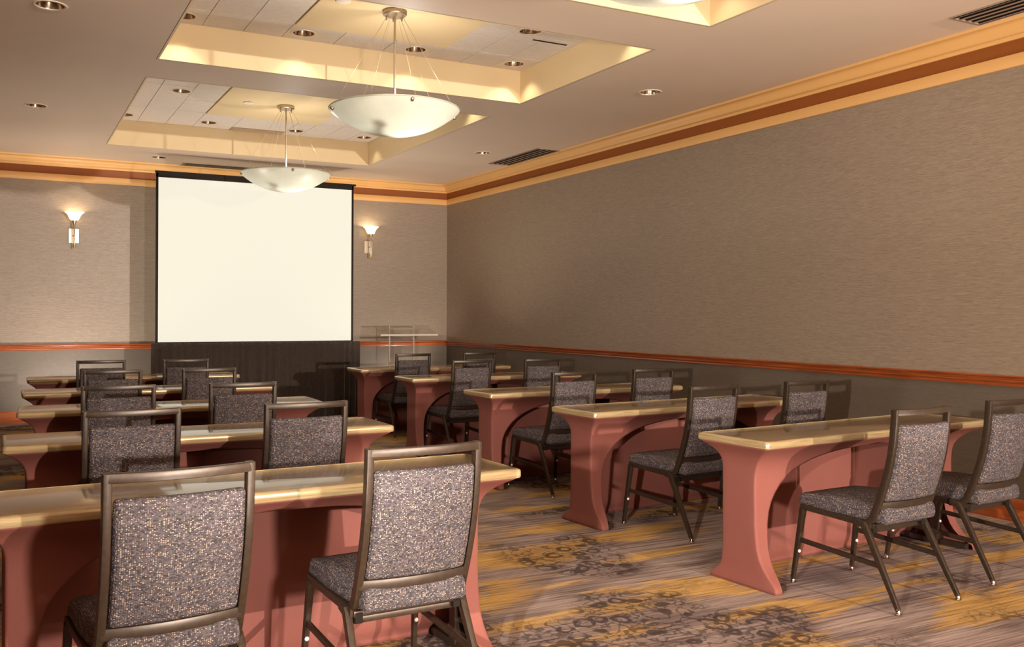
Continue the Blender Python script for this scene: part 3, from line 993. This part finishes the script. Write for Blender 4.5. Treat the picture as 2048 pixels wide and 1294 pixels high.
def make_table():
    t = empty('training_table', (0, 0, 0))
    # laminate top, inside the edge band
    bm = bmesh.new()
    loops = []
    for hx, z in ((TL/2 - .012, TH - TT), (TL/2 - .012, TH - .001), (TL/2 - .016, TH)):
        loops.append([bm.verts.new(p) for p in rr_loop(hx, TD/2 - (TL/2 - hx), .014, z)])
    n = len(loops[0])
    for a, b in zip(loops[:-1], loops[1:]):
        for k in range(n): bm.faces.new((a[k], a[(k+1) % n], b[(k+1) % n], b[k]))
    bm.faces.new(loops[0][::-1]); bm.faces.new(loops[-1])
    new_obj('tabletop', bm, M['laminate'], t, 40)
    bm = bmesh.new()
    prof = [(.015, TH - TT - .001), (.003, TH - TT), (.0, TH - TT + .004), (.0, TH - .010), (.002, TH - .004), (.007, TH - .0005), (.015, TH + .0012), (.017, TH - .004)]
    loops = [[bm.verts.new(p) for p in rr_loop(TL/2 - i, TD/2 - i, max(.020 - i * .4, .006), z)] for i, z in prof]
    for a, b in zip(loops, loops[1:] + loops[:1]):
        for k in range(n): bm.faces.new((a[k], a[(k+1) % n], b[(k+1) % n], b[k]))
    bmesh.ops.recalc_face_normals(bm, faces=bm.faces[:])
    new_obj('edge_band', bm, M['nosing'], t, 40)
    # steel apron rails and folding legs under the top
    bm = bmesh.new()
    for y in (-.15, .15): box(bm, -TL/2 + .10, TL/2 - .10, y - .01, y + .01, TH - TT - .03, TH - TT - .001)
    for x in (-TL/2 + .11, TL/2 - .13): box(bm, x, x + .02, -.15, .15, TH - TT - .03, TH - TT - .001)
    new_obj('apron_frame', bm, M['grille'], t)
    for s in (-1, 1):
        bm = bmesh.new()
        xx = s * (TL/2 - .165)
        sweep(bm, [(xx, 0, TH - TT - .002), (xx, 0, .03)], rsec(.05, .05), side=(1, 0, 0))
        sweep(bm, [(xx, -.19, .022), (xx, .19, .022)], rsec(.04, .03), side=(1, 0, 0))
        new_obj('leg', bm, M['bronze'], t)
    # stretch cover: arch open at the chair side, closed at the far side and both ends
    bm = bmesh.new()
    zs = [0.0, .015, .03, .05, .075, .10, .14, .19, .25, .31, .37, .42, .46, .50, .53, .56, .585, .605, .622, .637, .648, .656, .662, .675, .688, .700, .7115]
    NR, NE, NF = 16, 6, 10
    L2 = TL / 2
    def row(z):
        hf = smooth_tab(HF, z); hy = smooth_tab(HB, z); xe = smooth_tab(XE, z)
        lx = L2 - xe
        # arch half-opening
        fw = interp(FOOTW, z)
        za, zb = .28, .662
        if z >= zb: xa = 0.0
        elif z <= za: xa = lx - fw
        else:
            u = (z - za) / (zb - za)
            xa = (L2 - .102 - .088) * (max(0, 1 - u ** 2.3)) ** (1 / 2.3)
            xa = min(xa, lx - fw)
        r = min(.012, hf * .2)
        pts = []
        # start at the arch edge on the right front, go to the right end, along the rear, to the left front
        for k in range(NF): pts.append((xa + (lx - r - xa) * k / NF, -hf))
        for k in range(4): a = radians(-90 + 90 * k / 4); pts.append((lx - r + r * cos(a), -hf + r + r * sin(a)))
        for k in range(NE): pts.append((lx, -hf + r + (hf + hy - 2 * r) * k / NE))
        for k in range(4): a = radians(90 * k / 4); pts.append((lx - r + r * cos(a), hy - r + r * sin(a)))
        hyb = hy
        for k in range(NR + 1):
            xx = (lx - r) - 2 * (lx - r) * k / NR
            mid = 1 - abs(xx / (lx - r)) ** 2
            pts.append((xx, hy + (.212 - hy) * mid * .75))
        left = [(-x, y) for x, y in pts[:NF + 4 + NE + 4]][::-1]
        pts += left
        return pts
    rows = [[bm.verts.new((x, y, z)) for x, y in row(z)] for z in zs]
    m = len(rows[0])
    for a, b in zip(rows[:-1], rows[1:]):
        for k in range(m - 1):
            bm.faces.new((a[k], a[k+1], b[k+1], b[k]))
    bmesh.ops.remove_doubles(bm, verts=bm.verts[:], dist=.0004)
    bmesh.ops.recalc_face_normals(bm, faces=bm.faces[:])
    o = new_obj('stretch_skirt', bm, M['spandex'], t, 50)
    md = o.modifiers.new('cloth', 'SOLIDIFY'); md.thickness = .004; md.offset = -1
    return t

TABLES = {'L1': (0.852, 3.04, 0.042), 'L2': (0.933, 4.587, 0.003), 'L3': (1.004, 6.078, -0.042), 'L4': (1.057, 7.526, 0.009), 'L5': (1.12, 9.067, -0.001),
          'R1': (4.398, 9.402, 0.018), 'R2': (4.348, 7.858, -0.001), 'R3': (4.236, 6.129, 0.021), 'R4': (4.184, 4.737, 0.076), 'R5': (4.169, 3.301, 0.084)}
CHAIRS = {'L1a': (0.435, 2.60, 0.095), 'L1b': (1.221, 2.711, 0.04), 'L2a': (0.501, 4.26, 0.027), 'L2b': (1.297, 4.269, 0.04), 'L3a': (0.596, 5.73, -0.029),
          'L3b': (1.312, 5.652, -0.004), 'L4a': (0.716, 7.286, 0.02), 'L4b': (1.416, 7.233, 0.029), 'L5a': (0.768, 8.846, 0.007), 'L5b': (1.496, 8.74, 0.01),
          'R1a': (3.955, 9.118, 0.027), 'R1b': (4.791, 9.157, 0.032), 'R2a': (3.901, 7.614, 0.02), 'R2b': (4.67, 7.60, 0.021), 'R3a': (3.815, 5.754, 0.07),
          'R3b': (4.63, 5.85, 0.047), 'R4a': (3.852, 4.284, 0.102), 'R4b': (4.71, 4.355, 0.076), 'R5a': (3.814, 2.839, 0.055), 'R5b': (4.643, 2.947, 0.073)}
ROWS = {('L', 1): 'nearest the camera', ('L', 2): 'second from the camera', ('L', 3): 'middle in its column', ('L', 4): 'second from the screen', ('L', 5): 'nearest the screen',
        ('R', 5): 'nearest the camera', ('R', 4): 'second from the camera', ('R', 3): 'middle in its column', ('R', 2): 'second from the screen', ('R', 1): 'nearest the screen'}
SIDE = {'L': 'left', 'R': 'right'}

table0 = make_table()
first = True
for k, (x, y, a) in TABLES.items():
    o = table0 if first else copy_tree(table0)
    first = False
    o.location = (x - sin(a) * TD / 2, y + cos(a) * TD / 2, 0)
    o.rotation_euler = (0, 0, a)
    tag(o, 'plum-skirted narrow table with glossy wood top in %s column, %s' % (SIDE[k[0]], ROWS[(k[0], int(k[1]))]), 'table', 'skirted training tables')

# ------------------------------------------------------------------ chairs  (local: +y faces the table, top of the back at y = 0)
def pillow(bm, hx, hy, tf, tb, r, n, fmap, crown=0.0):
    """padded slab: u in +-hx, v in +-hy, front rises tf, back tb; rounded edges; fmap(u, v, w) -> xyz"""
    def samples(h):
        s = []
        for k in range(5): s.append(-h + r * (1 - cos(radians(90 * k / 4))))
        inner = n
        for k in range(1, inner): s.append(-h + r + (2 * h - 2 * r) * k / inner)
        return s + [-q for q in s[:5]][::-1]
    us, vs = samples(hx), samples(hy)
    def e(q, h):
        d = abs(q) - (h - r)
        return 1.0 if d <= 0 else sqrt(max(0.0, 1 - (d / r) ** 2))
    rc = r * .9
    def sq(u, v):
        # pull the corners in to round the outline
        du, dv = abs(u) - (hx - rc), abs(v) - (hy - rc)
        if du > 0 and dv > 0:
            m = max(du, dv); L = sqrt(du * du + dv * dv)
            f = m / L if L > 0 else 1
            u = math.copysign(hx - rc + du * f, u); v = math.copysign(hy - rc + dv * f, v)
        return u, v
    for sgn, t in ((1, tf), (-1, tb)):
        g = []
        for v in vs:
            rw = []
            for u in us:
                k = min(e(u, hx), e(v, hy)) if (abs(u) > hx - r and abs(v) > hy - r) else e(u, hx) * e(v, hy)
                cr = crown * (1 - (u / hx) ** 2) * (1 - (v / hy) ** 2) if sgn > 0 else crown * .4 * (1 - (u / hx) ** 2) * (1 - (v / hy) ** 2)
                uu, vv = sq(u, v)
                rw.append(bm.verts.new(fmap(uu, vv, sgn * (t * k + cr * k))))
            g.append(rw)
        for j in range(len(vs) - 1):
            for i in range(len(us) - 1):
                q = (g[j][i], g[j][i+1], g[j+1][i+1], g[j+1][i])
                bm.faces.new(q if sgn > 0 else q[::-1])
    bmesh.ops.remove_doubles(bm, verts=bm.verts[:], dist=.0005)
    bmesh.ops.recalc_face_normals(bm, faces=bm.faces[:])

CW = 0.415
HC = 0.922
def back_y(z):
    """side profile of the back: leans away from the table towards the top"""
    u = (HC - z) / (HC - .40)
    return 0.008 + 0.115 * u - 0.028 * sin(pi * min(1, max(0, u)))
def bow(x):
    return -0.030 * (1 - (x / (CW / 2)) ** 2)

def make_chair():
    t = empty('banquet_chair', (0, 0, 0))
    ux = CW / 2 - .012
    # back frame: two uprights with their forward curl, bowed top and bottom rails
    bm = bmesh.new()
    for s in (-1, 1):
        path = [(s * ux, back_y(z), z) for z in (HC - .001, .86, .78, .70, .62, .54, .47, .43)]
        path += [(s * ux, back_y(.43) + .012, .402), (s * ux, back_y(.43) + .030, .384), (s * ux, back_y(.43) + .058, .374), (s * ux, back_y(.43) + .10, .372)]
        sweep(bm, path, rsec(.024, .032, .004), side=(1, 0, 0))
    for z, h in ((HC - .014, .028), (.468, .034)):
        path = []
        N = 12
        for k in range(N + 1):
            x = -ux + 2 * ux * k / N
            path.append((x, back_y(z) + bow(x) * (ux / (CW/2)) , z))
        sweep(bm, path, rsec(.024, h, .004))
    new_obj('back_frame', bm, M['bronze'], t, 35)
    # upholstered back pad
    bm = bmesh.new()
    z0, z1 = .487, .852
    hx, hz, zc = CW/2 - .027, (z1 - z0) / 2, (z0 + z1) / 2
    def fm(u, v, w):
        z = zc + v
        return (u, back_y(z) + bow(u) - w, z)
    pillow(bm, hx, hz, .020, .026, .017, 10, fm, .006)
    new_obj('back_pad', bm, M['fabric'], t, True)
    # seat cushion
    bm = bmesh.new()
    y0, y1 = .055, .535
    yc, hy = (y0 + y1) / 2, (y1 - y0) / 2
    def fs(u, v, w):
        tpr = 1.0 - .13 * max(0, (-v / hy + .2) / 1.2)
        dip = -0.018 * max(0, v / hy) ** 2 if w > 0 else 0
        return (u * tpr, yc + v, .418 + w + dip + 0.02 * (v / hy) * .4)
    pillow(bm, .214, hy, .048, .030, .018, 8, fs, .012)
    new_obj('seat_cushion', bm, M['fabric'], t, True)
    # seat frame
    bm = bmesh.new()
    for s in (-1, 1):
        sweep(bm, [(s * .200, .125, .372), (s * .212, .515, .392)], rsec(.022, .028, .004), side=(1, 0, 0))
    sweep(bm, [(-.21, .505, .392), (.21, .505, .392)], rsec(.022, .024, .004))
    sweep(bm, [(-.20, .13, .366), (.20, .13, .366)], rsec(.022, .022, .004))
    new_obj('seat_frame', bm, M['bronze'], t, 35)
    # legs, each with a chrome glide; the front ones carry a white stacking bumper
    for s in (-1, 1):
        for nm in ('front', 'rear'):
            if nm == 'front': a, b = Vector((s * .212, .505, .385)), Vector((s * .226, .555, .020))
            else: a, b = Vector((s * .212, .155, .374)), Vector((s * .224, -.030, .020))
            bm = bmesh.new()
            if nm == 'rear':
                sweep(bm, [(s * .212, .200, .380), (s * .212, .158, .372), a.lerp(b, .04), b], rsec(.026, .032, .004), side=(1, 0, 0), scales=[.9, 1, 1, .68])
            else:
                sweep(bm, [a, b], rsec(.026, .030, .004), side=(1, 0, 0), scales=[1, .68])
            leg = new_obj('leg', bm, M['bronze'], t, 35)
            bm = bmesh.new()
            lathe(bm, [(0, 0), (.014, 0), (.015, .006), (.010, .012), (.0095, .030), (0, .031)], 14, b.x, b.y)
            new_obj('glide', bm, M['chrome'], leg, 40)
            if nm == 'front':
                p = a.lerp(b, .60)
                bm = bmesh.new()
                lathe(bm, [(0, -.004), (.008, -.003), (.009, .001), (.006, .005), (0, .006)], 12)
                o = new_obj('stacking_bumper', bm, M['bumper'], leg, True, p + Vector((0, -.014, 0)))
                o.rotation_euler = (radians(90), 0, 0)
        # side stretcher
        fa = Vector((s * .212, .505, .385)).lerp(Vector((s * .226, .555, .02)), .44)
        ra = Vector((s * .212, .155, .374)).lerp(Vector((s * .224, -.03, .02)), .50)
        bm = bmesh.new()
        sweep(bm, [fa, ra], rsec(.014, .024, .003), side=(1, 0, 0))
        new_obj('side_stretcher', bm, M['bronze'], t, 35)
    ra = Vector((.212, .155, .374)).lerp(Vector((.224, -.03, .02)), .10)
    bm = bmesh.new(); sweep(bm, [(-ra.x, ra.y + .012, ra.z), (ra.x, ra.y + .012, ra.z)], rsec(.016, .022, .003))
    new_obj('rear_crossbar', bm, M['bronze'], t, 35)
    for s in (-1, 1):
        bm = bmesh.new(); box(bm, s * .182 - .014, s * .182 + .014, .118, .150, .334, .372, .003)
        new_obj('frame_bracket', bm, M['dark'], t)
    return t

chair0 = make_chair()
first = True
for k, (x, y, a) in CHAIRS.items():
    o = chair0 if first else copy_tree(chair0)
    first = False
    o.location = (x, y, 0)
    o.rotation_euler = (0, 0, a)
    tag(o, 'tweed-backed bronze chair, %s seat of the %s-column table %s' % ('left' if k[2] == 'a' else 'right', SIDE[k[0]], ROWS[(k[0], int(k[1]))]), 'chair', 'chairs at the skirted tables')
